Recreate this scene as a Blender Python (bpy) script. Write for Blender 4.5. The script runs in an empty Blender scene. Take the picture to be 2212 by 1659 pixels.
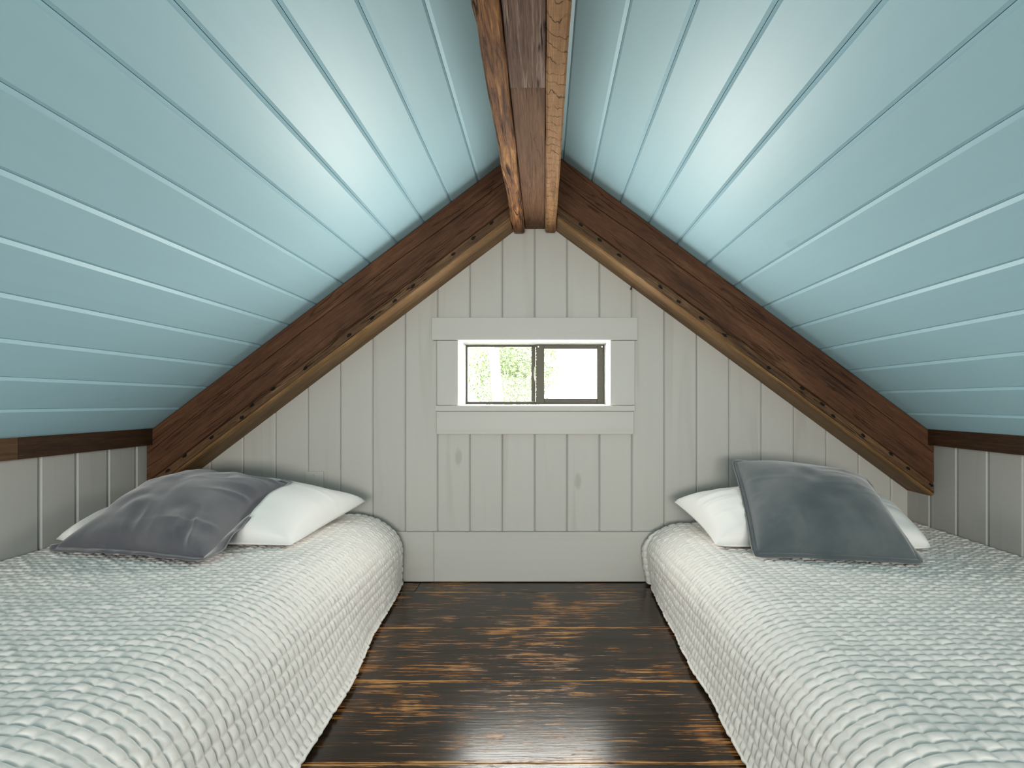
import bpy, math, random
import numpy as np
from mathutils import Vector, Matrix
from mathutils.bvhtree import BVHTree

random.seed(7)
RNG = np.random.RandomState(7)
S = bpy.context.scene
COL = S.collection

# ------------------------------------------------------------------ camera, world, lights
W_PX, F_PX = 2212.0, 1150.0
D_WIN = 2.205                                # plane of the window opening
HC = 0.735                                   # eye height above the loft floor
cam_d = bpy.data.cameras.new('camera')
cam_d.sensor_width = 36.0
cam_d.lens = F_PX / W_PX * 36.0
cam_d.clip_start = 0.02
cam_d.shift_x = -69.0 / W_PX                 # rising and sideways shift: the room's vanishing point is off-centre
cam_d.shift_y = 39.5 / W_PX
cam = bpy.data.objects.new('camera', cam_d)
COL.objects.link(cam)
cam.location = (0, 0, HC)
cam.rotation_euler = (math.radians(90), 0, 0)
S.camera = cam

world = bpy.data.worlds.new('overcast_sky')
S.world = world
world.use_nodes = True
wn = world.node_tree
bg = wn.nodes['Background']
bg.inputs['Color'].default_value = (1.0, 0.98, 0.93, 1)
bg.inputs['Strength'].default_value = 9.0

def area(name, loc, rot, sx, sy, power, col, spread=180):
    l = bpy.data.lights.new(name, 'AREA')
    l.shape = 'RECTANGLE'
    l.size, l.size_y = sx, sy
    l.energy = power
    l.color = col
    l.spread = math.radians(spread)
    o = bpy.data.objects.new(name, l)
    COL.objects.link(o)
    o.location = loc
    o.rotation_euler = [math.radians(a) for a in rot]
    return o
# added lamp by the closed far gable, standing in for daylight behind the camera
area('added_far_end_fill', (0.0, -2.9, 0.70), (102, 0, 0), 1.7, 0.8, 122, (1.0, 0.945, 0.875))
# daylight coming in through the gable window
area('window_daylight', (-0.039, D_WIN, 0.854), (-90, 0, 0), 0.58, 0.245, 11.6, (1.0, 0.97, 0.905))

S.view_settings.view_transform = 'Standard'
S.view_settings.look = 'None'
S.view_settings.gamma = 1.0
S.view_settings.use_curve_mapping = False
S.view_settings.exposure = 0.0

# ------------------------------------------------------------------ helpers
WM = {}

def setp(o, label=None, cat=None, group=None, kind=None):
    if label: o['label'] = label
    if cat: o['category'] = cat
    if group: o['group'] = group
    if kind: o['kind'] = kind
    return o

def place(o, M, parent=None):
    WM[o] = M
    if parent is not None:
        o.parent = parent
        o.matrix_basis = WM[parent].inverted() @ M
    else:
        o.matrix_basis = M
    COL.objects.link(o)
    return o

def empty(name, loc, **k):
    o = bpy.data.objects.new(name, None)
    o.empty_display_size = 0.1
    place(o, Matrix.Translation(Vector(loc)))
    return setp(o, **k)

def mk(name, verts, faces, mat, parent=None, axis=None, smooth=False, **k):
    """one mesh object from world-space verts; local X runs along axis when given"""
    v = np.asarray(verts, dtype=float)
    lo, hi = v.min(0), v.max(0)
    c = Vector(((lo[0] + hi[0]) / 2, (lo[1] + hi[1]) / 2, lo[2] if axis is None else (lo[2] + hi[2]) / 2))
    R = Matrix.Identity(3)
    if axis is not None:
        X = Vector(axis).normalized()
        up = Vector((0, 0, 1)) if abs(X.z) < 0.9 else Vector((0, 1, 0))
        Y = up.cross(X).normalized()
        Z = X.cross(Y)
        R = Matrix((X, Y, Z)).transposed()
    M = Matrix.Translation(c) @ R.to_4x4()
    Ri = np.array(R.transposed())
    lv = (v - np.array(c)) @ Ri.T
    me = bpy.data.meshes.new(name)
    fa = np.asarray(faces) if not isinstance(faces, list) else None
    if fa is not None:
        n = len(lv); m = len(fa)
        me.vertices.add(n); me.vertices.foreach_set('co', lv.astype(np.float32).ravel())
        me.loops.add(m * 4); me.loops.foreach_set('vertex_index', fa.astype(np.int32).ravel())
        me.polygons.add(m)
        me.polygons.foreach_set('loop_start', np.arange(0, m * 4, 4, dtype=np.int32))
        me.polygons.foreach_set('loop_total', np.full(m, 4, dtype=np.int32))
        me.update(calc_edges=True)
    else:
        me.from_pydata([tuple(p) for p in lv], [], faces)
    me.validate()
    if smooth:
        me.polygons.foreach_set('use_smooth', np.ones(len(me.polygons), dtype=bool))
    me.materials.append(mat)
    o = bpy.data.objects.new(name, me)
    place(o, M, parent)
    return setp(o, **k)

def box_vf(lo, hi, ch=0.0):
    """box, its 12 edges chamfered by ch"""
    (x0, y0, z0), (x1, y1, z1) = lo, hi
    if ch <= 0:
        v = [(x, y, z) for x in (x0, x1) for y in (y0, y1) for z in (z0, z1)]
        f = [(0, 1, 3, 2), (4, 6, 7, 5), (0, 4, 5, 1), (2, 3, 7, 6), (0, 2, 6, 4), (1, 5, 7, 3)]
        return v, f
    import bmesh
    bm = bmesh.new()
    bmesh.ops.create_cube(bm, size=1)
    for w in bm.verts:
        w.co = Vector(((x0 + x1) / 2 + w.co.x * (x1 - x0), (y0 + y1) / 2 + w.co.y * (y1 - y0), (z0 + z1) / 2 + w.co.z * (z1 - z0)))
    bmesh.ops.bevel(bm, geom=bm.edges[:], offset=ch, segments=1, affect='EDGES')
    bm.verts.index_update()
    v = [tuple(w.co) for w in bm.verts]
    f = [tuple(w.index for w in q.verts) for q in bm.faces]
    bm.free()
    return v, f

def boxo(name, lo, hi, mat, parent=None, ch=0.0, axis=None, **k):
    v, f = box_vf(lo, hi, ch)
    return mk(name, v, f, mat, parent, axis=axis, **k)

def join(parts):
    V, F = [], []
    for v, f in parts:
        b = len(V)
        V += list(v)
        F += [tuple(i + b for i in q) for q in f]
    return V, F

def loft(sections):
    """closed cross-sections (equal point counts) lofted, ends capped"""
    m = len(sections[0]); V = []; F = []
    for s in sections: V += [tuple(p) for p in s]
    for i in range(len(sections) - 1):
        for j in range(m):
            a = i * m + j; b = i * m + (j + 1) % m
            F.append((a, b, b + m, a + m))
    F.append(tuple(range(m))[::-1])
    F.append(tuple(range((len(sections) - 1) * m, len(sections) * m)))
    return V, F

def tube(path, r, n=8):
    secs = []
    P = [Vector(p) for p in path]
    for i, p in enumerate(P):
        t = (P[min(i + 1, len(P) - 1)] - P[max(i - 1, 0)]).normalized()
        a = t.orthogonal().normalized() if i == 0 else (a - t * a.dot(t)).normalized()
        b = t.cross(a)
        secs.append([p + r * (a * math.cos(2 * math.pi * k / n) + b * math.sin(2 * math.pi * k / n)) for k in range(n)])
    return loft(secs)

_L = RNG.rand(256, 256)
def vnoise(x, y, seed=0):
    """smooth value noise in -1..1"""
    x = np.asarray(x, float) + seed * 17.31; y = np.asarray(y, float) + seed * 9.77
    xi = np.floor(x).astype(int); yi = np.floor(y).astype(int)
    fx = x - xi; fy = y - yi
    fx = fx * fx * (3 - 2 * fx); fy = fy * fy * (3 - 2 * fy)
    g = lambda a, b: _L[a % 256, b % 256]
    r = (g(xi, yi) * (1 - fx) + g(xi + 1, yi) * fx) * (1 - fy) + (g(xi, yi + 1) * (1 - fx) + g(xi + 1, yi + 1) * fx) * fy
    return r * 2 - 1

def board(name, O, U, Wv, N, u0, u1, w0, w1, mat, parent, t=0.014, c=0.006, cd=None, gap=0.0007, axis=None, **k):
    """V-groove board: width u0..u1 along U, length w0(u)..w1(u) along Wv, face towards N"""
    cd = c if cd is None else cd
    O, U, Wv, N = Vector(O), Vector(U), Vector(Wv), Vector(N)
    a, b = u0 + gap, u1 - gap
    prof = [(a, -t), (a, -cd), (a + c, 0), (b - c, 0), (b, -cd), (b, -t)]
    s0 = [O + U * u + N * n + Wv * w0(u) for u, n in prof]
    s1 = [O + U * u + N * n + Wv * w1(u) for u, n in prof]
    v, f = loft([s0, s1])
    return mk(name, v, f, mat, parent, axis=axis if axis is not None else Wv, **k)

# ------------------------------------------------------------------ materials
class NT:
    def __init__(self, name):
        self.m = bpy.data.materials.new(name)
        self.m.use_nodes = True
        self.t = self.m.node_tree
        self.b = self.t.nodes['Principled BSDF']
    def n(self, typ, **kw):
        nd = self.t.nodes.new(typ)
        for k, v in kw.items(): setattr(nd, k, v)
        return nd
    def link(self, a, b): self.t.links.new(a, b)
    def inp(self, sock, v):
        if hasattr(v, 'is_output'): self.link(v, sock)
        else: sock.default_value = v
    def math(self, op, a, b=0.0, clamp=False):
        nd = self.n('ShaderNodeMath', operation=op, use_clamp=clamp)
        self.inp(nd.inputs[0], a); self.inp(nd.inputs[1], b)
        return nd.outputs[0]
    def mix(self, f, a, b):
        nd = self.n('ShaderNodeMix', data_type='RGBA')
        self.inp(nd.inputs[0], f)
        self.inp(nd.inputs[6], a if hasattr(a, 'is_output') else (*a, 1))
        self.inp(nd.inputs[7], b if hasattr(b, 'is_output') else (*b, 1))
        return nd.outputs[2]
    def rng(self, v, a, b, c=0.0, d=1.0):
        nd = self.n('ShaderNodeMapRange', interpolation_type='SMOOTHSTEP')
        self.inp(nd.inputs[0], v)
        for i, q in enumerate((a, b, c, d)): self.inp(nd.inputs[i + 1], q)
        return nd.outputs[0]
    def coords(self, scale=(1, 1, 1), offset_random=True, src='Object'):
        tc = self.n('ShaderNodeTexCoord')
        mp = self.n('ShaderNodeMapping')
        self.link(tc.outputs[src], mp.inputs['Vector'])
        mp.inputs['Scale'].default_value = scale
        if offset_random:
            oi = self.n('ShaderNodeObjectInfo')
            cx = self.n('ShaderNodeCombineXYZ')
            r = self.math('MULTIPLY', oi.outputs['Random'], 37.0)
            self.link(r, cx.inputs[0]); self.link(r, cx.inputs[1])
            self.link(cx.outputs[0], mp.inputs['Location'])
        return mp.outputs[0]
    def noise(self, vec, scale=1.0, detail=3.0, rough=0.55, dist=0.0):
        nd = self.n('ShaderNodeTexNoise')
        self.link(vec, nd.inputs['Vector'])
        nd.inputs['Scale'].default_value = scale
        nd.inputs['Detail'].default_value = detail
        nd.inputs['Roughness'].default_value = rough
        nd.inputs['Distortion'].default_value = dist
        return nd.outputs['Fac']
    def vor(self, vec, scale=1.0, feature='F1', dims='3D', rand=1.0):
        nd = self.n('ShaderNodeTexVoronoi', feature=feature, voronoi_dimensions=dims)
        self.link(vec, nd.inputs['Vector'])
        nd.inputs['Scale'].default_value = scale
        nd.inputs['Randomness'].default_value = rand
        return nd
    def bump(self, h, dist=0.001, strength=1.0, normal=None):
        nd = self.n('ShaderNodeBump')
        self.link(h, nd.inputs['Height'])
        nd.inputs['Distance'].default_value = dist
        nd.inputs['Strength'].default_value = strength
        if normal is not None: self.link(normal, nd.inputs['Normal'])
        return nd.outputs[0]
    def random(self):
        return self.n('ShaderNodeObjectInfo').outputs['Random']
    def done(self, color=None, rough=0.6, normal=None, spec=0.5, **kw):
        b = self.b
        if color is not None: self.inp(b.inputs['Base Color'], color if hasattr(color, 'is_output') else (*color, 1))
        self.inp(b.inputs['Roughness'], rough)
        self.inp(b.inputs['Specular IOR Level'], spec)
        if normal is not None: self.link(normal, b.inputs['Normal'])
        for k, v in kw.items(): self.inp(b.inputs[k.replace('_', ' ')], v)
        return self.m

def painted_board(name, col, knot_col, rough, knot_amt=0.5, var=0.06, streak=0.06, bump=0.0004):
    """painted softwood: local X along the board; faint grain, ghosts of knots"""
    n = NT(name)
    g = n.noise(n.coords((1.5, 40, 40)), 1.0, 4, 0.6, 0.4)
    big = n.noise(n.coords((0.9, 14, 14)), 1.0, 2, 0.5, 0.8)
    kv = n.vor(n.coords((2.3, 5.5, 5.5)), 1.0)
    warp = n.noise(n.coords((40, 60, 60)), 1.0, 2)
    kd = n.math('ADD', kv.outputs['Distance'], n.math('MULTIPLY', n.math('SUBTRACT', warp, 0.5), 0.05))
    knot = n.rng(kd, 0.055, 0.11, 1, 0)
    sep = n.n('ShaderNodeSeparateColor'); n.link(kv.outputs['Color'], sep.inputs[0])
    keep = n.rng(sep.outputs[0], 0.52, 0.6, 0, 1)
    knot = n.math('MULTIPLY', n.math('MULTIPLY', knot, keep), knot_amt)
    st = n.math('MULTIPLY', n.rng(big, 0.57, 0.72), streak)
    c = n.mix(n.math('ADD', knot, st, True), col, knot_col)
    hv = n.n('ShaderNodeHueSaturation')
    n.link(c, hv.inputs['Color'])
    val = n.math('ADD', n.math('MULTIPLY', n.random(), var), 1.0 - var / 2)
    val = n.math('ADD', val, n.math('MULTIPLY', n.math('SUBTRACT', g, 0.5), 0.06))
    n.link(val, hv.inputs['Value'])
    h = n.math('ADD', n.math('MULTIPLY', g, 0.5), n.math('MULTIPLY', knot, -0.8))
    return n.done(hv.outputs[0], rough, n.bump(h, bump, 1.0))

def rough_wood(name, cd, cm, cl, rough=0.75, stretch=(3.0, 75, 75), saw=0.0, cracks=0.5, nails=None, contrast=1.0, bump=0.002, silver=None, blotch=0.35):
    """weathered timber: local X along the grain; nails = (holes per metre, lateral offset) for a row of nail holes"""
    n = NT(name)
    g = n.noise(n.coords(stretch), 1.0, 6, 0.68, 0.9)
    blot = n.noise(n.coords((2.5, 9, 9)), 1.0, 4, 0.65, 0.8)
    fine = n.noise(n.coords((18, 420, 420)), 1.0, 3, 0.6)
    f = n.math('ADD', n.math('MULTIPLY', g, 1 - blotch), n.math('MULTIPLY', blot, blotch))
    lo = 0.5 - 0.16 / contrast; hi = 0.5 + 0.16 / contrast
    c = n.mix(n.rng(f, lo, 0.5), cd, cm)
    c = n.mix(n.rng(f, 0.5, hi), c, cl)
    c = n.mix(n.rng(fine, 0.38, 0.66, 0.0, 0.45), c, cd)
    h = n.math('ADD', n.math('MULTIPLY', g, 0.8), n.math('MULTIPLY', fine, 0.5))
    if silver:
        c = n.mix(n.rng(n.noise(n.coords((4, 110, 110)), 1.0, 4, 0.7), 0.5, 0.66, 0, 0.75), c, silver)
    if saw > 0:                                  # slanting marks of a saw blade, unevenly spaced
        tc = n.n('ShaderNodeTexCoord'); sx = n.n('ShaderNodeSeparateXYZ'); n.link(tc.outputs['Object'], sx.inputs[0])
        ph = n.math('ADD', n.math('MULTIPLY', sx.outputs[0], 25.0), n.math('MULTIPLY', sx.outputs[1], 7.0))
        ph = n.math('ADD', ph, n.math('MULTIPLY', n.noise(n.coords((9, 30, 30)), 1.0, 3), 2.2))
        sw = n.math('ABSOLUTE', n.math('SUBTRACT', n.math('FRACT', ph), 0.5))
        s1 = n.math('MULTIPLY', n.rng(sw, 0.02, 0.055, 1, 0), n.rng(n.noise(n.coords((9, 45, 45)), 1.0), 0.38, 0.55, 0.2, 1))
        c = n.mix(n.math('MULTIPLY', s1, saw), c, tuple(q * 0.5 for q in cd))
        fs = n.noise(n.coords((420, 14, 14)), 1.0, 1)
        c = n.mix(n.rng(fs, 0.45, 0.7, 0, 0.22), c, cd)
        h = n.math('ADD', h, n.math('ADD', n.math('MULTIPLY', fs, 0.35), n.math('MULTIPLY', s1, -1.5)))
    if cracks > 0:
        ck = n.noise(n.coords((1.6, 34, 34)), 1.0, 3, 0.5, 1.0)
        line = n.rng(n.math('ABSOLUTE', n.math('SUBTRACT', ck, 0.5)), 0.0, 0.020, 1, 0)
        gate = n.rng(n.noise(n.coords((4.5, 14, 14)), 1.0, 2), 0.46, 0.54)
        line = n.math('MULTIPLY', n.math('MULTIPLY', line, gate), cracks)
        c = n.mix(line, c, tuple(q * 0.22 for q in cd))
        h = n.math('ADD', h, n.math('MULTIPLY', line, -1.5))
    if nails:
        per, off, chance = nails
        tc = n.n('ShaderNodeTexCoord'); sx = n.n('ShaderNodeSeparateXYZ'); n.link(tc.outputs['Object'], sx.inputs[0])
        vx = n.n('ShaderNodeTexVoronoi', feature='F1', voronoi_dimensions='1D')
        n.link(sx.outputs[0], vx.inputs['W']); vx.inputs['Scale'].default_value = per; vx.inputs['Randomness'].default_value = 0.55
        sp = n.n('ShaderNodeSeparateColor'); n.link(vx.outputs['Color'], sp.inputs[0])
        wv = n.math('MULTIPLY', n.math('SUBTRACT', n.noise(n.coords((130, 260, 260)), 1.0, 3), 0.5), 3.2)
        dx = n.math('DIVIDE', vx.outputs['Distance'], per * 0.0105)
        dz = n.math('SUBTRACT', sx.outputs[2], n.math('ADD', off, n.math('MULTIPLY', n.math('SUBTRACT', sp.outputs[0], 0.5), 0.016)))
        dz = n.math('DIVIDE', dz, 0.0052)
        d2 = n.math('ADD', n.math('ADD', n.math('MULTIPLY', dx, dx), n.math('MULTIPLY', dz, dz)), wv)
        hole = n.math('MULTIPLY', n.rng(d2, 0.6, 1.1, 1, 0), n.rng(sp.outputs[1], 1 - chance, 1.01 - chance))
        c = n.mix(hole, c, (0.003, 0.0015, 0.001))
        h = n.math('ADD', h, n.math('MULTIPLY', hole, -3.0))
    return n.done(c, rough, n.bump(h, bump, 0.9), 0.25)

M_WALL = painted_board('whitewashed_boards', (0.44, 0.435, 0.405), (0.27, 0.245, 0.20), 0.5, 0.5, 0.04, 0.22)
M_TRIMW = painted_board('whitewashed_trim', (0.455, 0.45, 0.42), (0.30, 0.28, 0.24), 0.45, 0.4, 0.03, 0.12)
M_JAMB = NT('white_gloss_paint').done((0.86, 0.86, 0.86), 0.35)
M_CEIL = painted_board('pale_blue_boards', (0.385, 0.605, 0.69), (0.30, 0.49, 0.565), 0.45, 0.28, 0.03, 0.04, 0.0003)
M_BACK = NT('dark_board_backing').done((0.10, 0.10, 0.09), 0.9)
M_BACKB = NT('blue_board_backing').done((0.05, 0.10, 0.11), 0.9)
M_RAFT = rough_wood('dark_stained_rafter_wood', (0.036, 0.014, 0.006), (0.092, 0.038, 0.017), (0.155, 0.07, 0.031), 0.7, cracks=0.6, blotch=0.5)
M_STRIP = rough_wood('worn_brown_strip_wood', (0.036, 0.017, 0.008), (0.105, 0.053, 0.023), (0.23, 0.13, 0.06), 0.65, (4, 60, 60), cracks=0.9, nails=(9.5, 0.002, 0.8))
M_UNDER = rough_wood('golden_underside_wood_with_glow', (0.085, 0.042, 0.015), (0.21, 0.115, 0.044), (0.34, 0.20, 0.08), 0.55, (3, 60, 60), cracks=0.2)  # planed wood, its gold brightened to carry the window's glow
M_RIDGE_L = rough_wood('orange_ridge_wood', (0.055, 0.021, 0.010), (0.25, 0.105, 0.036), (0.50, 0.24, 0.080), 0.7, (7, 85, 85), cracks=1.0, contrast=1.5, bump=0.004)
M_RIDGE_R = rough_wood('tan_sawn_ridge_wood', (0.15, 0.07, 0.028), (0.36, 0.19, 0.083), (0.48, 0.27, 0.13), 0.75, (2, 30, 30), saw=0.9, cracks=0.0)
M_SOFF_G = rough_wood('grey_weathered_soffit_wood', (0.060, 0.034, 0.025), (0.18, 0.108, 0.080), (0.28, 0.185, 0.143), 0.8, (2.6, 90, 90), cracks=1.0, nails=(7.0, 0.0, 0.7), silver=(0.36, 0.27, 0.22))
M_SOFF_B = rough_wood('brown_soffit_wood', (0.075, 0.034, 0.017), (0.155, 0.076, 0.037), (0.23, 0.12, 0.06), 0.75, (6, 140, 140), cracks=0.3)
M_TRIMD = rough_wood('dark_trim_wood', (0.020, 0.009, 0.004), (0.050, 0.023, 0.010), (0.085, 0.040, 0.017), 0.6, cracks=0.2)
M_TRIMT = rough_wood('mid_brown_trim_wood', (0.05, 0.026, 0.012), (0.12, 0.062, 0.028), (0.17, 0.09, 0.04), 0.6, cracks=0.2)

def floor_mat():
    n = NT('distressed_black_floorboards')
    st = n.noise(n.coords((9, 190, 190)), 1.0, 3, 0.6, 0.35)            # short thin streaks
    st2 = n.noise(n.coords((2.6, 44, 44)), 1.0, 5, 0.68, 1.3)           # figure of the grain
    blot = n.noise(n.coords((3.4, 6.0, 6.0)), 1.0, 4, 0.62, 0.8)        # where the stain has worn through
    band = n.noise(n.coords((15, 2.5, 2.5)), 1.0, 2, 0.5, 0.2)          # planer chatter across the boards
    tc = n.n('ShaderNodeTexCoord'); sx = n.n('ShaderNodeSeparateXYZ'); n.link(tc.outputs['Generated'], sx.inputs[0])
    e = n.math('ABSOLUTE', n.math('SUBTRACT', sx.outputs[1], 0.5))
    edge = n.rng(n.math('ADD', e, n.math('MULTIPLY', n.math('SUBTRACT', st2, 0.5), 0.05)), 0.474, 0.499)
    g = n.math('ADD', n.math('ADD', n.math('MULTIPLY', st, 0.40), n.math('MULTIPLY', blot, 0.30)), n.math('MULTIPLY', st2, 0.22))
    g = n.math('ADD', g, n.math('MULTIPLY', band, 0.08))
    g = n.math('ADD', g, n.math('MULTIPLY', edge, 0.12))
    m1 = n.rng(g, 0.470, 0.555, 0, 0.85)
    m2 = n.rng(g, 0.540, 0.572, 0, 0.95)
    m3 = n.rng(g, 0.585, 0.625, 0, 0.8)
    dark = n.mix(n.rng(st2, 0.35, 0.65), (0.013, 0.0085, 0.006), (0.030, 0.018, 0.010))
    c = n.mix(m1, dark, (0.060, 0.026, 0.010))
    c = n.mix(m2, c, n.mix(n.rng(st2, 0.4, 0.6), (0.25, 0.088, 0.017), (0.38, 0.165, 0.042)))
    c = n.mix(m3, c, (0.52, 0.28, 0.10))
    h = n.math('ADD', n.math('MULTIPLY', st, 0.5), n.math('ADD', n.math('MULTIPLY', m2, -0.5), n.math('MULTIPLY', st2, 0.5)))
    r = n.math('ADD', 0.15, n.math('MULTIPLY', st2, 0.12))
    return n.done(c, r, n.bump(h, 0.0005, 0.8), 0.34)
M_FLOOR = floor_mat()

def cloth(name, col, rough=0.85, weave=900.0, bump=0.0002, sheen=0.2, mott=0.04, col2=None, mscale=6.0):
    n = NT(name)
    v = n.coords((1, 1, 1), False)
    w = n.noise(v, weave, 2, 0.5)
    m = n.noise(v, mscale, 4, 0.6)
    c = n.mix(n.rng(m, 0.35, 0.65), col, col2 if col2 else tuple(q * (1 - mott * 3) for q in col))
    return n.done(c, rough, n.bump(w, bump, 0.6), 0.2, Sheen_Weight=sheen, Sheen_Roughness=0.5)
M_QUILT = cloth('white_quilted_cotton', (0.885, 0.835, 0.79), 0.9, 700, 0.0003, 0.1, 0.01)
M_PILLOW = cloth('white_pillowcase_cotton', (0.86, 0.845, 0.82), 0.85, 900, 0.0001, 0.1, 0.005)
M_VELV_L = cloth('slate_grey_velvet', (0.082, 0.082, 0.098), 0.9, 1100, 0.0003, 0.55, 0.08, (0.115, 0.113, 0.125))
M_VELV_R = cloth('blue_grey_velvet', (0.072, 0.090, 0.100), 0.9, 1100, 0.0003, 0.55, 0.08, (0.11, 0.125, 0.13))
M_FRAY = cloth('pale_frayed_edge', (0.22, 0.21, 0.20), 0.9, 900, 0.0004, 0.3)
M_MATT = NT('mattress_ticking').done((0.7, 0.7, 0.68), 0.9)
M_BRONZE = NT('bronze_aluminium').done((0.060, 0.056, 0.040), 0.5, None, 0.3)
M_STEEL = NT('steel_hardware').done((0.55, 0.54, 0.50), 0.35, None, 0.5, Metallic=0.9)
M_DARKM = NT('dark_iron').done((0.05, 0.045, 0.04), 0.5, None, 0.5, Metallic=0.6)
M_PLATE = NT('painted_cover_plate').done((0.46, 0.455, 0.42), 0.45)

def glass_mat():
    n = NT('window_glass')
    tr = n.n('ShaderNodeBsdfTransparent'); tr.inputs['Color'].default_value = (0.95, 0.98, 0.95, 1)
    gl = n.n('ShaderNodeBsdfGlossy'); gl.inputs['Roughness'].default_value = 0.02
    fr = n.n('ShaderNodeFresnel'); fr.inputs['IOR'].default_value = 1.18
    mx = n.n('ShaderNodeMixShader')
    n.link(fr.outputs[0], mx.inputs[0]); n.link(tr.outputs[0], mx.inputs[1]); n.link(gl.outputs[0], mx.inputs[2])
    n.link(mx.outputs[0], n.t.nodes['Material Output'].inputs['Surface'])
    return n.m
M_GLASS = glass_mat()
M_LAWN = NT('mown_lawn').done((0.06, 0.10, 0.03), 0.9)
M_LEAF = NT('spring_leaves').done((0.25, 0.30, 0.18), 0.9, None, 0.0)
M_BARK = NT('pale_bark').done((0.30, 0.24, 0.26), 0.9, None, 0.0)

# ------------------------------------------------------------------ dimensions of the loft
D = 2.19                 # face of the gable wall boards
XL, XR = -1.523, 1.495   # side walls
YB = -3.0                # far end of the loft behind the camera
AX, AZ = -0.037, 1.747   # ridge
SL, SR = 0.760, 0.739    # roof slopes
def zc(x): return AZ - (SL * (AX - x) if x < AX else SR * (x - AX))
def wx(px, s=525.0): return (px - 1175.0) / s
def wz(py, s=525.0): return HC - (py - 869.0) / s

# ------------------------------------------------------------------ floor
floor = empty('floor', (0, 0.5, -0.03), kind='structure', label='dark distressed plank floor between the two beds', cat='floor')
boxo('subfloor', (XL - 0.1, YB, -0.10), (XR + 0.1, D + 0.1, -0.022), M_BACK, floor)
seams = [2.185, 2.06, 1.735, 1.404, 1.084, 0.76, 0.44, 0.12, -0.2, -0.52, -0.84, -1.16, -1.48, -1.80, -2.12, -2.44, -2.76, YB]
for i in range(len(seams) - 1):
    y1, y0 = seams[i], seams[i + 1]
    cuts = {0: [XL, -0.503, XR]}.get(i, [XL, XR])
    for a, b in zip(cuts[:-1], cuts[1:]):
        boxo('plank', (a + 0.0008, y0 + 0.0008, -0.022), (b - 0.0008, y1 - 0.0008, 0.0), M_FLOOR, floor, ch=0.0016)

# ------------------------------------------------------------------ gable wall
OX0, OX1, OZ0, OZ1 = -0.358, 0.280, 0.712, 0.999      # rough opening of the window
wall = empty('wall_back', (0, D + 0.07, 0), kind='structure', label='whitewashed vertical board gable wall with the small window', cat='wall')
parts = []
for a, b, z0f, z1f in ((XL - 0.1, OX0, None, None), (OX1, XR + 0.1, None, None)):
    n = 2 if not (a < AX < b) else 2
    pts = [(a, -0.02), (b, -0.02), (b, zc(b) + 0.02), (a, zc(a) + 0.02)]
    parts.append(loft([[(x, D + 0.0145, z) for x, z in pts], [(x, D + 0.13, z) for x, z in pts]]))
parts.append(box_vf((OX0, D + 0.0145, -0.02), (OX1, D + 0.13, OZ0)))
pts = [(OX0, OZ1), (OX1, OZ1), (OX1, zc(OX1) + 0.02), (AX, AZ + 0.02), (OX0, zc(OX0) + 0.02)]
parts.append(loft([[(x, D + 0.0145, z) for x, z in pts], [(x, D + 0.13, z) for x, z in pts]]))
v, f = join(parts)
mk('sheathing', v, f, M_BACK, wall)
BP = 0.1333
k = -12
while True:
    a = -0.038 + k * BP; b = a + BP
    k += 1
    if a > XR: break
    if b < XL: continue
    a = max(a, XL - 0.012); b = min(b, XR + 0.012)
    if b - a < 0.02: continue
    args = ((0, D, 0), (1, 0, 0), (0, 0, 1), (0, -1, 0))
    top = lambda u: zc(u) - 0.001
    if b <= OX0 or a >= OX1:
        board('board', *args, a, b, lambda u: 0.002, top, M_WALL, wall, c=0.0052, cd=0.0034, gap=0.0005)
    else:
        board('board', *args, a, b, lambda u: 0.002, lambda u: OZ0, M_WALL, wall, c=0.0052, cd=0.0034, gap=0.0005)
        board('board', *args, a, b, lambda u: OZ1, top, M_WALL, wall, c=0.0052, cd=0.0034, gap=0.0005)
        if a < OX0 - 0.01:
            board('board', *args, a, OX0, lambda u: OZ0 + 0.0005, lambda u: OZ1 - 0.0005, M_WALL, wall, c=0.0052, cd=0.0034, gap=0.0005)
        if b > OX1 + 0.01:
            board('board', *args, OX1, b, lambda u: OZ0 + 0.0005, lambda u: OZ1 - 0.0005, M_WALL, wall, c=0.0052, cd=0.0034, gap=0.0005)

base = empty('baseboard_back', (0, D - 0.01, 0), kind='structure', label='wide whitewashed baseboard along the gable wall', cat='baseboard')
bh = 0.206
boxo('board', (XL + 0.002, D - 0.019, 0.003), (wx(939), D - 0.0005, bh), M_TRIMW, base, ch=0.002, axis=(1, 0, 0))
boxo('board', (wx(939) + 0.0004, D - 0.019, 0.003), (XR - 0.002, D - 0.0005, bh), M_TRIMW, base, ch=0.002, axis=(1, 0, 0))

# the opposite gable, behind the camera
xa, xb = XL - 0.1, XR + 0.1
pts = [(xa, -0.1), (xb, -0.1), (xb, zc(xb)), (AX, AZ), (xa, zc(xa))]
v, f = loft([[(x, y, z) for x, z in pts] for y in (YB - 0.1, YB + 0.001)])
mk('wall_front', v, f, M_WALL, None, kind='structure', label='whitewashed gable wall at the far end behind the viewer', cat='wall')

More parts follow.
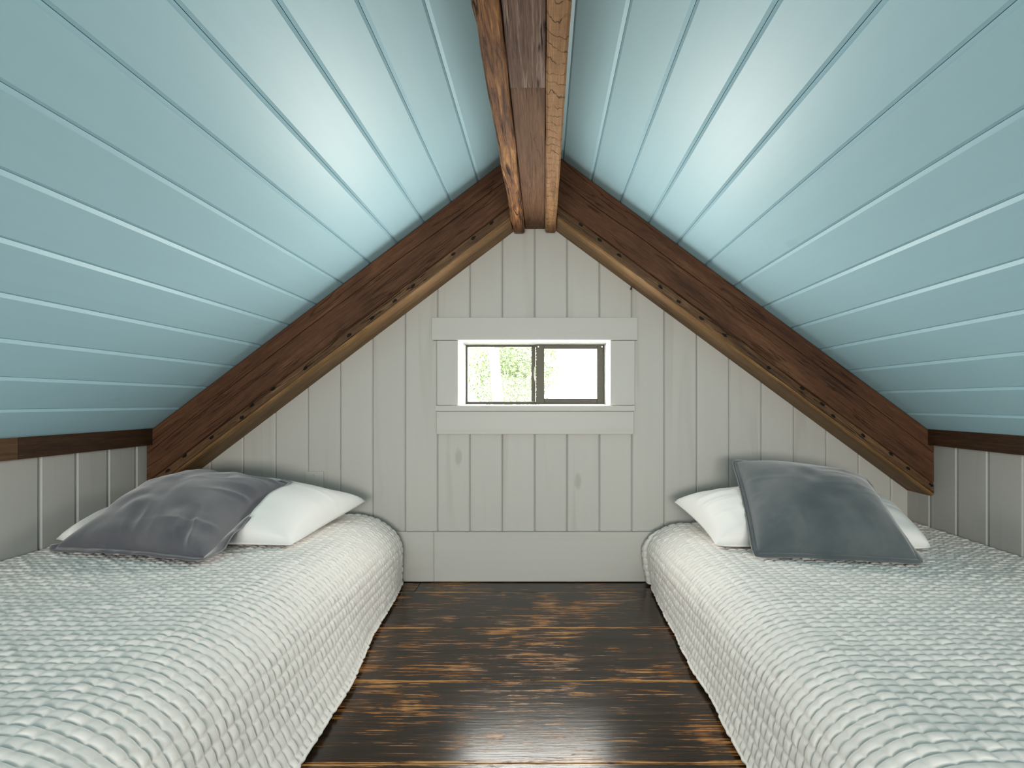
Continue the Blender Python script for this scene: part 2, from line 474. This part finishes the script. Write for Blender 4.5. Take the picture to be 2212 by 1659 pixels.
# ------------------------------------------------------------------ side walls and their dark trim
for side, X, nx, ph in (('left', XL, 1, 1.482), ('right', XR, -1, 1.928)):
    w = empty('wall_' + side, (X - nx * 0.06, 0.5, 0), kind='structure', cat='wall',
              label='low whitewashed knee wall behind the %s bed' % side)
    z1 = zc(X) + 0.03
    boxo('sheathing', (min(X - nx * 0.0145, X - nx * 0.10), YB, -0.02), (max(X - nx * 0.0145, X - nx * 0.10), D + 0.1, z1), M_BACK, w)
    pit = 0.1265 if side == 'left' else 0.1345
    y = ph - 30 * pit
    while y < D:
        a, b = max(y, YB), min(y + pit, D + 0.008)
        if b - a > 0.02:
            board('board', (X, 0, 0), (0, 1, 0), (0, 0, 1), (nx, 0, 0), a, b, lambda u: 0.002, lambda u: zc(X) - 0.006, M_WALL, w, c=0.007)
        y += pit
    t = empty('trim_1' if side == 'left' else 'trim_2', (X + nx * 0.012, 0.5, 0.57), kind='structure', cat='trim',
              label='dark brown wooden trim strip along the top of the %s knee wall' % side)
    yj = 1.516 if side == 'left' else 0.9
    for a, b, mt in ((YB, yj - 0.0008, M_TRIMT if side == 'left' else M_TRIMD), (yj + 0.0008, D - 0.155, M_TRIMD)):
        x0 = X + nx * 0.0005; x1 = X + nx * 0.026
        zt0, zt1 = zc(x0) - 0.002, zc(x1) - 0.002
        zb = 0.572
        sec = [(x0, zb), (x1, zb), (x1, zt1), (x0, zt0)]
        v, f = loft([[(x, yy, z) for x, z in sec] for yy in (a, b)])
        mk('board', v, f, mt, t, axis=(0, 1, 0))

# ------------------------------------------------------------------ ceiling
ceil = empty('ceiling', (AX, 0.5, AZ), kind='structure', cat='ceiling', label='pale blue painted board ceiling sloping down on both sides of the ridge')
for sgn, sl, x0, pitch in ((-1, SL, wx(1033.6, 564), 58.8 / 564), (1, SR, wx(1277, 564), 62.0 / 564)):
    L = math.hypot(1, sl)
    U = Vector((sgn / L, 0, -sl / L))           # down the slope
    N = Vector((-sgn * sl / L, 0, -1 / L))      # into the room
    ua = abs(x0 - AX) * L                       # first seam below the ridge
    up = pitch * L
    umax = (abs(XL - AX) if sgn < 0 else abs(XR - AX)) * L
    us = [0.0005] + [ua - i * up for i in range(3, 0, -1) if ua - i * up > 0.03] + [ua + i * up for i in range(40) if ua + i * up < umax - 0.02] + [umax - 0.0005]
    for a, b in zip(us[:-1], us[1:]):
        board('plank', (AX, 0, AZ), U, (0, 1, 0), N, a, b, lambda u: YB, lambda u: D - 0.0005, M_CEIL, ceil, c=0.0075, cd=0.0055, t=0.014, gap=0.0006)
    q = [Vector((AX, 0, AZ)) - N * 0.0145 + U * u for u in (0, umax + 0.12)] + [Vector((AX, 0, AZ)) - N * 0.09 + U * u for u in (umax + 0.12, 0)]
    v, f = loft([[(p.x, yy, p.z) for p in q] for yy in (YB, D + 0.13)])
    mk('roof_deck', v, f, M_BACKB, ceil)

# ------------------------------------------------------------------ ridge beam: two cheeks and a recessed soffit
BX0, BX1 = -0.125, 0.048
ridge = empty('ridge_beam', (AX, 0.5, 1.427), kind='structure', cat='beam', label='boxed reclaimed timber ridge beam running overhead towards the gable wall')
for xa, xb, mt, sd, zb in ((BX0, BX0 + 0.047, M_RIDGE_L, 3, 1.425), (BX1 - 0.043, BX1, M_RIDGE_R, 5, 1.4275)):
    secs = []
    ys = np.linspace(YB, D - 0.022, 110)
    amp = 0.0026 if sd == 3 else 0.0008
    zt = zc(xa if sd == 3 else xb) - 0.002
    for i, y in enumerate(ys):
        o = [amp * vnoise(y * 9, 1.3 * j, sd) + 0.5 * amp * vnoise(y * 31, 2.1 * j, sd + 1) for j in range(6)]
        r = 0.005
        secs.append([(xa + o[0], y, zb + r), (xa + r + o[0], y, zb + o[4]), (xb - r + o[1], y, zb + o[5]), (xb + o[1], y, zb + r), (xb, y, zt), (xa, y, zt)])
    v, f = loft(secs)
    mk('cheek_board', v, f, mt, ridge, axis=(0, 1, 0), smooth=False, label='orange brown cheek with wavy worn edge' if sd == 3 else 'tan cheek with dark saw marks')
sx0, sx1 = BX0 + 0.0485, BX1 - 0.0445
for a, b, mt, dz, lb in ((YB, 1.2035, M_SOFF_G, -0.002, 'grey weathered soffit board with nail holes'), (1.2045, D - 0.001, M_SOFF_B, 0.0, 'smooth brown soffit board')):
    v, f = box_vf((sx0, a, 1.447 + dz), (sx1, b, 1.475), 0.0012)
    mk('soffit_board', v, f, mt, ridge, axis=(0, 1, 0), label=lb)
boxo('core', (sx0, YB, 1.4755), (sx1, D - 0.001, 1.66), M_BACK, ridge)

# ------------------------------------------------------------------ rafters against the gable wall
RT = 0.153
for sgn, nm, lab in ((-1, 'rafter', 'left dark brown timber rafter sloping from the ridge down to the left knee wall'),
                     (1, 'rafter', 'right dark brown timber rafter sloping from the ridge, row of nail holes along its edge')):
    sl = SL if sgn < 0 else SR
    cs = 1 / math.hypot(1, sl)
    xa = BX0 - 0.003 if sgn < 0 else BX1 + 0.003
    xb = (XL + 0.003) if sgn < 0 else (XR - 0.003)
    ra = empty(nm, ((xa + xb) / 2, D - RT / 2, zc((xa + xb) / 2) - 0.24), kind='structure', cat='rafter', label=lab)
    xs = np.linspace(xa, xb, 150)
    y0, y1 = D - RT, D - 0.001
    hm = 0.189                        # vertical height of the main board
    hs = 0.0525                       # of the lower strip
    secs = []; secs2 = []; secs3 = []
    for i, x in enumerate(xs):
        z = zc(x) - 0.002
        s = abs(x - AX)
        # a long drying crack that wanders along the middle of the face
        ck = (0.40 + 0.05 * math.sin(s * 3.1 + (1 if sgn > 0 else 2.2)) + 0.03 * float(vnoise(s * 6, 0.3, 4 + sgn))) * hm
        d0 = 0.0010 * float(vnoise(s * 12, 3.3, 8 + sgn)); cw = 0.0016 + 0.0008 * float(vnoise(s * 20, 7, 9)); cdp = 0.006
        e = 0.0014 * float(vnoise(s * 22, 1.7, 11 + sgn))
        secs.append([(x, y0 + 0.003, z), (x, y0 + d0, z - 0.004), (x, y0 + d0, z - ck + cw), (x, y0 + cdp, z - ck), (x, y0 + d0 + 0.0008, z - ck - cw),
                     (x, y0 + d0 * 0.5, z - hm + 0.004 + e), (x, y0 + 0.004, z - hm + e), (x, y1, z - hm), (x, y1, z)])
        zt = z - hm - 0.0016; zb = z - hm - hs
        e2 = 0.0022 * float(vnoise(s * 14, 5.1, 21 + sgn)) + 0.001 * float(vnoise(s * 40, 2.2, 22))
        secs2.append([(x, y0 + 0.004, zt + e2 * 0.3), (x, y0 + 0.0008 + e2, zt - 0.004), (x, y0 + e2, zb + 0.0155), (x, y0 + 0.002 + e2, zb + 0.0125), (x, y1, zb + 0.0125), (x, y1, zt)])
        secs3.append([(x, y0 + 0.0035 + e2, zb + 0.0118), (x, y0 + 0.004 + e2, zb + 0.008), (x, y0 + 0.009 + e2, zb + 0.003), (x, y0 + 0.017, zb + 0.0006),
                      (x, y0 + 0.026, zb), (x, y1, zb), (x, y1, zb + 0.0118)])
    ax = (sgn, 0, -sl)
    v, f = loft(secs)
    mk('face_board', v, f, M_RAFT, ra, axis=ax)
    v, f = loft(secs2)
    mk('lower_strip', v, f, M_STRIP, ra, axis=ax, label='worn lighter strip with nail holes')
    v, f = loft(secs3)
    mk('underside_board', v, f, M_UNDER, ra, axis=ax, label='golden brown underside, window glow painted in, with a rounded front edge')

# ------------------------------------------------------------------ window
win = empty('window_1', (-0.038, D, 0.60), kind='structure', cat='window', label='small sliding window with bronze frame and wide white board casing in the gable')
yc = D - 0.019
sc = 529.0
def wbox(name, px0, py0, px1, py1, ya, yb, mat, s, parent=win, ch=0.0015, axis=None, **k):
    return boxo(name, (wx(px0, s), ya, wz(py1, s)), (wx(px1, s), yb, wz(py0, s)), mat, parent, ch=ch, axis=axis, **k)
wbox('head_casing', 933, 686, 1377, 735, D - 0.022, D - 0.0005, M_TRIMW, sc, axis=(1, 0, 0))
wbox('side_casing', 944, 735.6, 990, 875.6, yc, D - 0.0005, M_TRIMW, sc, axis=(0, 0, 1))
wbox('side_casing', 1318, 735.6, 1371, 875.6, yc, D - 0.0005, M_TRIMW, sc, axis=(0, 0, 1))
wbox('stool', 941, 876.2, 1371, 888, D - 0.030, D - 0.0005, M_TRIMW, sc, axis=(1, 0, 0))
wbox('apron', 943, 888.6, 1369, 938, yc, D - 0.0005, M_TRIMW, sc, axis=(1, 0, 0))
JX0, JX1, JZ0, JZ1 = -0.337, 0.259, 0.725, 0.983
ya, yb = D - 0.004, D + 0.145
boxo('jamb', (OX0, ya, JZ0), (JX0, yb, JZ1), M_JAMB, win, ch=0.001)
boxo('jamb', (JX1, ya, JZ0), (OX1, yb, JZ1), M_JAMB, win, ch=0.001)
boxo('head_jamb', (OX0, ya, JZ1 + 0.0005), (OX1, yb, OZ1), M_JAMB, win, ch=0.001)
boxo('sill', (OX0, ya, OZ0 + 0.0005), (OX1, yb + 0.03, JZ0 - 0.0005), M_JAMB, win, ch=0.001)
# bronze frame and the fixed light on the left
fy0, fy1 = D + 0.105, D + 0.140
s5 = 500.0
fx0, fx1, fz0, fz1 = JX0 + 0.001, JX1 - 0.001, JZ0 + 0.0005, JZ1 - 0.001
fr = []
fr.append(box_vf((fx0, fy0, fz0), (fx0 + 0.006, fy1, fz1), 0.0008))
fr.append(box_vf((fx1 - 0.006, fy0, fz0), (fx1, fy1, fz1), 0.0008))
fr.append(box_vf((fx0 + 0.006, fy0, fz1 - 0.007), (fx1 - 0.006, fy1, fz1), 0.0008))
fr.append(box_vf((fx0 + 0.006, fy0, fz0), (fx1 - 0.006, fy1, fz0 + 0.012), 0.0008))
v, f = join(fr)
mk('frame', v, f, M_BRONZE, win)
lx0, lx1 = wx(1148, s5), wx(1156.5, s5)
boxo('mullion', (lx0, fy0 + 0.002, fz0 + 0.0125), (lx1, fy1 - 0.004, fz1 - 0.0075), M_BRONZE, win, ch=0.001)
boxo('pane', (fx0 + 0.0065, fy0 + 0.016, fz0 + 0.0125), (lx0 - 0.0005, fy0 + 0.020, fz1 - 0.0075), M_GLASS, win, label='clear fixed pane on the left')
# sliding sash on the right, set forward
sy0, sy1 = D + 0.088, D + 0.104
rx0, rx1 = wx(1158, 503), fx1 - 0.001
rz0, rz1 = fz0 + 0.001, fz1 - 0.0015
st = [box_vf((rx0, sy0, rz0), (rx0 + 0.035, sy1, rz1), 0.001), box_vf((rx1 - 0.029, sy0, rz0), (rx1, sy1, rz1), 0.001),
      box_vf((rx0 + 0.035, sy0 + 0.001, rz1 - 0.016), (rx1 - 0.029, sy1, rz1), 0.001), box_vf((rx0 + 0.035, sy0 + 0.001, rz0), (rx1 - 0.029, sy1, rz0 + 0.024), 0.001)]
v, f = join(st)
sash = mk('sash', v, f, M_BRONZE, win)
boxo('pane', (rx0 + 0.0355, sy0 + 0.006, rz0 + 0.0245), (rx1 - 0.0295, sy0 + 0.010, rz1 - 0.0165), M_GLASS, sash, label='sliding pane on the right')
zl = wz(808, 505)
path = [(rx0 + 0.004, sy0 - 0.001, zl + 0.036), (rx0 - 0.004, sy0 - 0.006, zl + 0.030), (rx0 - 0.007, sy0 - 0.009, zl + 0.012), (rx0 - 0.007, sy0 - 0.009, zl - 0.012), (rx0 - 0.004, sy0 - 0.006, zl - 0.030), (rx0 + 0.004, sy0 - 0.001, zl - 0.036)]
v, f = tube(path, 0.0022, 8)
mk('latch', v, f, M_STEEL, sash, smooth=True, label='small pale curved sash latch')
for px in (1163, 1300):
    ring = [(wx(px, 503) + 0.0028 * math.cos(a), wz(749.5, 503) + 0.0028 * math.sin(a)) for a in np.linspace(0, 2 * math.pi, 12, endpoint=False)]
    v, f = loft([[(x, y, z) for x, z in ring] for y in (sy0 - 0.0015, sy0 + 0.0005)])
    mk('screw', v, f, M_STEEL, sash)
for py in (798, 830):
    boxo('catch', (rx1 - 0.033, sy0 + 0.001, wz(py, 503) - 0.006), (rx1 - 0.0295, sy0 + 0.0055, wz(py, 503) + 0.006), M_STEEL, sash)

# ------------------------------------------------------------------ things on the gable wall
pl = boxo('wall_plate', (wx(660), D - 0.006, wz(1018) - 0.115), (wx(700), D - 0.0003, wz(1018)), M_PLATE, None, ch=0.0015,
          label='painted blank cover plate low on the gable wall behind the left white pillow', cat='wall plate')
ring = [(wx(679) + 0.0035 * math.cos(a), wz(1026) + 0.0035 * math.sin(a)) for a in np.linspace(0, 2 * math.pi, 12, endpoint=False)]
v, f = loft([[(x, y, z) for x, z in ring] for y in (D - 0.0072, D - 0.0055)])
mk('screw', v, f, M_STEEL, pl)
hx, hz = wx(1362), wz(625)
v, f = tube([(hx, D - 0.0005, hz), (hx, D - 0.016, hz), (hx, D - 0.024, hz - 0.005), (hx, D - 0.024, hz + 0.006)], 0.0028, 8)
hk = mk('wall_hook', v, f, M_DARKM, None, smooth=True, label='tiny dark hook in the gable wall above the window\'s right corner', cat='hook')

# ------------------------------------------------------------------ beds
def make_bed(name, sgn, label, x_side_fn, hem_fn, H, rx, rz, y0, y1, seed):
    XW = XL if sgn < 0 else XR
    t = empty(name, (XW - sgn * 0.5, (y0 + y1) / 2, 0), label=label, cat='bed')
    d = -sgn                                    # direction from the knee wall into the room
    B = 0.93                                    # nominal width, stretched per row afterwards
    q = [0.004]; z = [H]
    for a in np.linspace(0, math.pi / 2, 60):
        q.append(B - rx + rx * math.sin(a)); z.append(H - rz + rz * math.cos(a))
    q.append(B); z.append(0.012)
    q = np.array(q); z = np.array(z)
    ll = np.concatenate([[0], np.cumsum(np.hypot(np.diff(q), np.diff(z)))])
    pr, pc, K = 0.0215, 0.0265, 7               # quilt squares, and mesh steps across one of them
    ns = int(ll[-1] / (pc / K)) + 1; ny = int((y1 - y0) / (pr / K)) + 1
    sv = np.linspace(0, ll[-1], ns)
    yv = np.linspace(y0, y1, ny)
    S0, Y0 = np.meshgrid(sv, yv)
    ends = np.clip((Y0 - y0) / 0.02, 0, 1) * np.clip((y1 - Y0) / 0.02, 0, 1) * np.clip(S0 / 0.02, 0, 1) * np.clip((ll[-1] - S0) / 0.02, 0, 1)
    SS = S0 + ends * (0.0018 * vnoise(S0 * 13, Y0 * 15, seed + 7) + 0.0010 * vnoise(S0 * 50, Y0 * 40, seed + 8))
    Y = Y0 + ends * (0.0018 * vnoise(S0 * 14, Y0 * 14, seed + 5) + 0.0013 * vnoise(S0 * 45, Y0 * 45, seed + 6))
    Q = np.interp(SS.ravel(), ll, q).reshape(SS.shape); Z = np.interp(SS.ravel(), ll, z).reshape(SS.shape)
    xs_ = np.interp(Y, yv, [abs(x_side_fn(y) - XW) for y in yv])
    xh_ = np.interp(Y, yv, [abs(hem_fn(y) - XW) for y in yv])
    low = np.clip((H - rz * 0.8 - Z) / (H - rz * 0.8), 0, 1)
    X = Q * (xs_ / B) + (xh_ - xs_) * low ** 1.4
    # ends of the bed round off and fall to the floor
    def endf(dist, r=0.055):
        tt = np.clip(dist / r, 0, 1)
        return np.sqrt(np.clip(1 - (1 - tt) ** 2, 0, 1))
    ef = np.minimum(endf(y1 - Y), endf(Y - y0))
    Z = Z - (1 - ef) * 0.05 * np.clip(Z / H, 0, 1)
    X = X - (1 - ef) * 0.035 * np.clip(Q / B, 0, 1) ** 3
    if sgn > 0:                                 # tuck of cloth at the far corner
        X = X + np.clip(1 - Z / (H * 0.92), 0, 1) ** 0.4 * (0.020 * np.exp(-((Y - (y1 - 0.026)) / 0.014) ** 2) - 0.012 * np.exp(-((Y - (y1 - 0.058)) / 0.011) ** 2))
    # slack of the cloth
    topw = np.clip((Z - H * 0.6) / (H * 0.4), 0, 1)
    Z = Z + topw * (0.004 * vnoise(Q * 4, Y * 3, seed) + 0.0022 * vnoise(Q * 11, Y * 9, seed + 1))
    X = X + low * (0.006 * vnoise(Y * 6, Z * 5, seed + 2) + 0.003 * vnoise(Y * 17, Z * 9, seed + 3))
    P = np.stack([XW + d * X, Y, Z], -1)
    gs = np.gradient(P, axis=1); gy = np.gradient(P, axis=0)
    Nn = np.cross(gs, gy) * (1 if d > 0 else -1)
    Nn /= np.linalg.norm(Nn, axis=-1, keepdims=True) + 1e-9
    if Nn[ny // 2, 5, 2] < 0: Nn = -Nn
    iy = np.arange(ny)[:, None] % K; is_ = np.arange(ns)[None, :] % K
    ra_ = np.abs(np.sin(np.pi * iy / K)) * np.ones((1, ns)); rb_ = np.abs(np.sin(np.pi * is_ / K)) * np.ones((ny, 1))
    ci = ((np.arange(ny)[:, None] // K) * 131 + (np.arange(ns)[None, :] // K) * 71) % 256
    cellr = _L[ci, (ci * 7 + 13) % 256]
    puff = ra_ ** 0.5 * (0.28 + 0.72 * rb_ ** 0.4) * (0.70 + 0.5 * cellr)
    puck = 0.0006 * vnoise(SS * 90, Y * 160, seed + 9) + 0.0008 * vnoise(SS * 55, Y * 70, seed + 10)
    P = P + Nn * (0.0056 * puff + puck)[..., None]
    P[..., 2] = np.maximum(P[..., 2], 0.006)
    lim = XW + d * 0.002
    P[..., 0] = np.maximum(P[..., 0], lim) if d > 0 else np.minimum(P[..., 0], lim)
    P[..., 1] = np.minimum(P[..., 1], y1 + 0.002)
    idx = np.arange(ny * ns).reshape(ny, ns)
    F = np.stack([idx[:-1, :-1], idx[:-1, 1:], idx[1:, 1:], idx[1:, :-1]], -1).reshape(-1, 4)
    if d < 0: F = F[:, ::-1]
    cov = mk('coverlet', P.reshape(-1, 3), np.ascontiguousarray(F), M_QUILT, t, smooth=True)
    hem = [tuple(P[i, -1] + np.array([0, 0, 0.001])) for i in range(0, ny, 4)]
    v, f = tube(hem, 0.0042, 6)
    mk('hem', v, f, M_QUILT, cov, smooth=True)
    # mattress under it
    xm = [abs(x_side_fn(y) - XW) for y in (y0, y1)]
    wm = min(xm) - 0.10
    lo = (XW + d * 0.012, y0 + 0.07, 0.012); hi = (XW + d * wm, y1 - 0.075, H - 0.055)
    boxo('mattress', (min(lo[0], hi[0]), lo[1], lo[2]), (max(lo[0], hi[0]), hi[1], hi[2]), M_MATT, t, ch=0.03)
    return t, cov, P

def curve(pts):
    ys = [p[0] for p in pts]; xs = [p[1] for p in pts]
    return lambda y: float(np.interp(y, ys, xs))
HL, HR = 0.287, 0.25
YE = D - 0.024
bedL, covL, PL = make_bed('bed', -1, 'left bed, low and white, under a hand-stitched quilted coverlet against the left knee wall',
                          curve([(0.2, -0.545), (1.2, -0.555), (2.2, -0.566)]), curve([(0.2, -0.47), (1.07, -0.479), (1.4, -0.497), (1.76, -0.54), (2.2, -0.575)]), HL, 0.19, 0.15, 0.2, YE, 30)
bedR, covR, PR = make_bed('bed', 1, 'right bed, low and white, under a square-stitched coverlet against the right knee wall',
                          curve([(0.2, 0.44), (1.2, 0.435), (2.0, 0.412), (2.2, 0.402)]), curve([(0.2, 0.40), (1.4, 0.405), (1.8, 0.415), (2.2, 0.43)]), HR, 0.13, 0.11, 0.2, YE, 50)

# ------------------------------------------------------------------ pillows
def pillow_grid(corners, Tu, Td, n, pinch, expo, seed, wr, zfloor, shift=None):
    LLc, LR_, UR, UL = [np.array(c, float) for c in corners]
    u = np.linspace(0, 1, n); Ug, Vg = np.meshgrid(u, u)
    uu = 0.5 + (Ug - 0.5) * (1 - pinch * np.sin(np.pi * Vg) ** 1.0)
    vv = 0.5 + (Vg - 0.5) * (1 - pinch * np.sin(np.pi * Ug) ** 1.0)
    base = ((1 - uu) * (1 - vv))[..., None] * LLc + (uu * (1 - vv))[..., None] * LR_ + (uu * vv)[..., None] * UR + ((1 - uu) * vv)[..., None] * UL
    nrm = np.cross(LR_ - LLc, UL - LLc); nrm /= np.linalg.norm(nrm)
    if nrm[2] < 0: nrm = -nrm
    h = (np.clip(1 - (2 * Ug - 1) ** 2, 0, 1) * np.clip(1 - (2 * Vg - 1) ** 2, 0, 1)) ** expo
    if shift is not None: h = h * shift(Ug, Vg)
    edge = np.zeros_like(Ug)
    for k, (al, ac) in enumerate(((Vg, Ug), (Vg, 1 - Ug), (Ug, Vg), (Ug, 1 - Vg))):
        edge += (1 - 2.2 * np.abs(vnoise(al * 11 + ac * 2.5, ac * 3.0, seed + k))) * np.clip(0.25 + vnoise(al * 4, ac, seed + k + 20), 0, 1) * np.exp(-ac / 0.17) * np.clip(ac / 0.03, 0, 1)
    soft = vnoise(Ug * 4, Vg * 4, seed + 8) * 0.8 + 0.5 * vnoise(Ug * 9, Vg * 8, seed + 9)
    disp = (edge * wr + soft * wr * 0.55) * h ** 0.5
    top = base + nrm * (h * Tu + disp)[..., None]
    bot = base - nrm * (h * Td)[..., None]
    bot[..., 2] = np.maximum(bot[..., 2], zfloor)
    top[..., 2] = np.maximum(top[..., 2], zfloor + 0.004 * h)
    return top, bot, nrm, base

def grid_mesh(top, bot):
    n = top.shape[0]
    idx = np.arange(n * n).reshape(n, n)
    V = np.concatenate([top.reshape(-1, 3), bot.reshape(-1, 3)])
    Ft = np.stack([idx[:-1, :-1], idx[:-1, 1:], idx[1:, 1:], idx[1:, :-1]], -1).reshape(-1, 4)
    Fb = Ft[:, ::-1] + n * n
    ring = np.concatenate([idx[0, :-1], idx[:-1, -1], idx[-1, :0:-1], idx[:0:-1, 0]])
    nx = np.roll(ring, -1)
    Fs = np.stack([ring + n * n, nx + n * n, nx, ring], -1)
    return V, np.ascontiguousarray(np.concatenate([Ft, Fb, Fs])), ring

def flange(top, bot, nrm, width, seed, zfloor, amp=0.008):
    """ribbon of cloth round the edge of a cushion"""
    n = top.shape[0]
    idx = np.arange(n * n).reshape(n, n)
    ring = np.concatenate([idx[0, :-1], idx[:-1, -1], idx[-1, :0:-1], idx[:0:-1, 0]])
    P = (top.reshape(-1, 3)[ring] + bot.reshape(-1, 3)[ring]) / 2
    c = P.mean(0)
    tan = np.roll(P, -1, 0) - np.roll(P, 1, 0)
    tan /= np.linalg.norm(tan, axis=1, keepdims=True)
    out = np.cross(tan, nrm)
    flip = (out * (P - c)).sum(1) < 0
    out[flip] *= -1
    for _ in range(3): out = (np.roll(out, 1, 0) + out * 2 + np.roll(out, -1, 0)) / 4
    m = len(P); t = np.arange(m) / m
    wv = vnoise(t * 26, 0.5, seed) * amp + vnoise(t * 60, 1.5, seed + 1) * amp * 0.35
    secs = []
    for i in range(m):
        a = P[i] - out[i] * 0.004
        b = P[i] + out[i] * width + nrm * wv[i]
        mid = (a + b) / 2 + nrm * wv[i] * 0.2
        th = nrm * 0.0016
        s = [a + th * 1.6, mid + th, b + th, b - th, mid - th, a - th * 1.6]
        for q in s: q[2] = max(q[2], zfloor)
        s[2][2] = max(s[2][2], s[3][2] + 0.002); s[1][2] = max(s[1][2], s[4][2] + 0.002); s[0][2] = max(s[0][2], s[5][2] + 0.002)
        secs.append(s)
    V = np.array(secs).reshape(-1, 3)
    F = []
    for i in range(m):
        for j in range(6):
            k = (j + 1) % 6; i2 = (i + 1) % m
            F.append((i * 6 + j, i * 6 + k, i2 * 6 + k, i2 * 6 + j))
    return V, F

def inset(corners, d):
    c = [np.array(p, float) for p in corners]
    m = sum(c) / 4
    return [p + (m - p) / np.linalg.norm(m - p) * d for p in c]

def under(top, bot, gV, gF, zfloor, gap=0.004):
    """press a pillow down where a cushion lies on it"""
    tree = BVHTree.FromPolygons([Vector(p) for p in gV], [tuple(int(i) for i in q) for q in gF])
    n = top.shape[0]
    for i in range(n):
        for j in range(n):
            for arr, lo in ((top, 0.002), (bot, 0.0)):
                p = arr[i, j]
                hit = tree.ray_cast(Vector((p[0], p[1], 0.2)), Vector((0, 0, 1)), 2.0)
                if hit[0] is not None:
                    p[2] = max(min(p[2], hit[0].z - gap - (0.0 if lo else 0.002)), zfloor + lo)
    return top, bot

zb_l, zb_r = HL + 0.012, HR + 0.012
# grey cushion, left
cl = [(-1.462, 1.562, 0.302), (-0.915, 1.437, 0.302), (-0.903, 1.93, 0.445), (-1.43, 2.04, 0.438)]
ci_ = inset(cl, 0.024)
gtop, gbot, gn, _ = pillow_grid(ci_, 0.105, 0.055, 110, 0.05, 0.42, 61, 0.020, zb_l + 0.002)
gV, gF, _r = grid_mesh(gtop, gbot)
fV, fF = flange(gtop, gbot, gn, 0.022, 70, zb_l + 0.001, 0.013)
# white pillow, left
wl = [(-1.495, 1.63, 0.315), (-0.765, 1.615, 0.303), (-0.69, 2.06, 0.352), (-1.508, 2.10, 0.345)]
wtop, wbot, wn_, _ = pillow_grid(wl, 0.135, 0.05, 80, 0.045, 0.40, 81, 0.013, zb_l)
wtop, wbot = under(wtop, wbot, np.concatenate([gV, fV]), [tuple(q) for q in gF] + [tuple(i + len(gV) for i in q) for q in fF], zb_l)
wV, wF, _r = grid_mesh(wtop, wbot)
mk('pillow', wV, wF, M_PILLOW, None, smooth=True, label='plump white pillow on the left bed, partly under the slate grey cushion', cat='pillow')
cu = mk('cushion', gV, gF, M_VELV_L, None, smooth=True, label='slate grey velvet cushion lying tilted on the left bed', cat='cushion')
mk('flange', fV, fF, M_VELV_L, cu, smooth=True)
m = len(fV) // 6; q = m // 4
v, f = tube([tuple(fV[i * 6 + 2]) for i in range(q, 2 * q)], 0.0016, 6)
mk('seam', v, f, M_FRAY, cu, smooth=True, label='pale stitched seam along one side')
# grey cushion, right
cr = [(0.640, 1.622, 0.266), (1.108, 1.548, 0.266), (1.172, 1.93, 0.462), (0.708, 2.0, 0.520)]
ci_ = inset(cr, 0.018)
gtop, gbot, gn, _ = pillow_grid(ci_, 0.112, 0.060, 110, 0.03, 0.46, 91, 0.011, zb_r + 0.002)
gV, gF, _r = grid_mesh(gtop, gbot)
fV, fF = flange(gtop, gbot, gn, 0.016, 97, zb_r + 0.001, 0.004)
wl = [(0.560, 1.735, 0.27), (1.238, 1.70, 0.272), (1.345, 2.08, 0.34), (0.500, 2.05, 0.352)]
wtop, wbot, wn_, _ = pillow_grid(wl, 0.13, 0.05, 80, 0.05, 0.40, 101, 0.010, zb_r)
wtop, wbot = under(wtop, wbot, np.concatenate([gV, fV]), [tuple(q) for q in gF] + [tuple(i + len(gV) for i in q) for q in fF], zb_r)
wV, wF, _r = grid_mesh(wtop, wbot)
mk('pillow', wV, wF, M_PILLOW, None, smooth=True, label='soft white pillow on the right bed, behind the upright blue-grey cushion', cat='pillow')
cu = mk('cushion', gV, gF, M_VELV_R, None, smooth=True, label='blue-grey velvet cushion with frayed edge propped up on the right bed', cat='cushion')
mk('flange', fV, fF, M_VELV_R, cu, smooth=True)
m = len(fV) // 6; q = m // 4
v, f = tube([tuple(fV[i * 6 + 2]) for i in range(3 * q, m)], 0.0018, 6)
mk('frayed_edge', v, f, M_FRAY, cu, smooth=True, label='pale frayed side edge')

# ------------------------------------------------------------------ outdoors, seen bleached through the window
boxo('ground', (-14, D + 1.0, -2.7), (14, 30, -2.6), M_LAWN, None, kind='structure', label='lawn outside the window', cat='lawn')
tree = empty('tree', (-0.55, 7.5, -2.6), label='pale green tree blurred behind the left window pane', cat='tree')
v, f = tube([(-0.55, 7.5, -2.6), (-0.56, 7.5, -1.0), (-0.62, 7.5, 0.4), (-0.70, 7.5, 1.4), (-0.74, 7.5, 2.2)], 0.075, 10)
mk('trunk', v, f, M_BARK, tree, smooth=True)
V = []; F = []
for i in range(9000):
    c = RNG.normal(size=3); c = c / np.linalg.norm(c) * (RNG.rand() ** 0.4)
    p = np.array([-0.5, 8.2, 1.25]) + c * np.array([0.75, 0.8, 0.75])
    a = RNG.normal(size=3); a /= np.linalg.norm(a)
    b = np.cross(a, RNG.normal(size=3)); b /= np.linalg.norm(b)
    s = 0.018 + 0.014 * RNG.rand()
    k = len(V)
    V += [p - a * s, p + b * s * 0.5, p + a * s, p - b * s * 0.5]
    F.append((k, k + 1, k + 2, k + 3))
mk('foliage', V, F, M_LEAF, tree, kind='stuff')
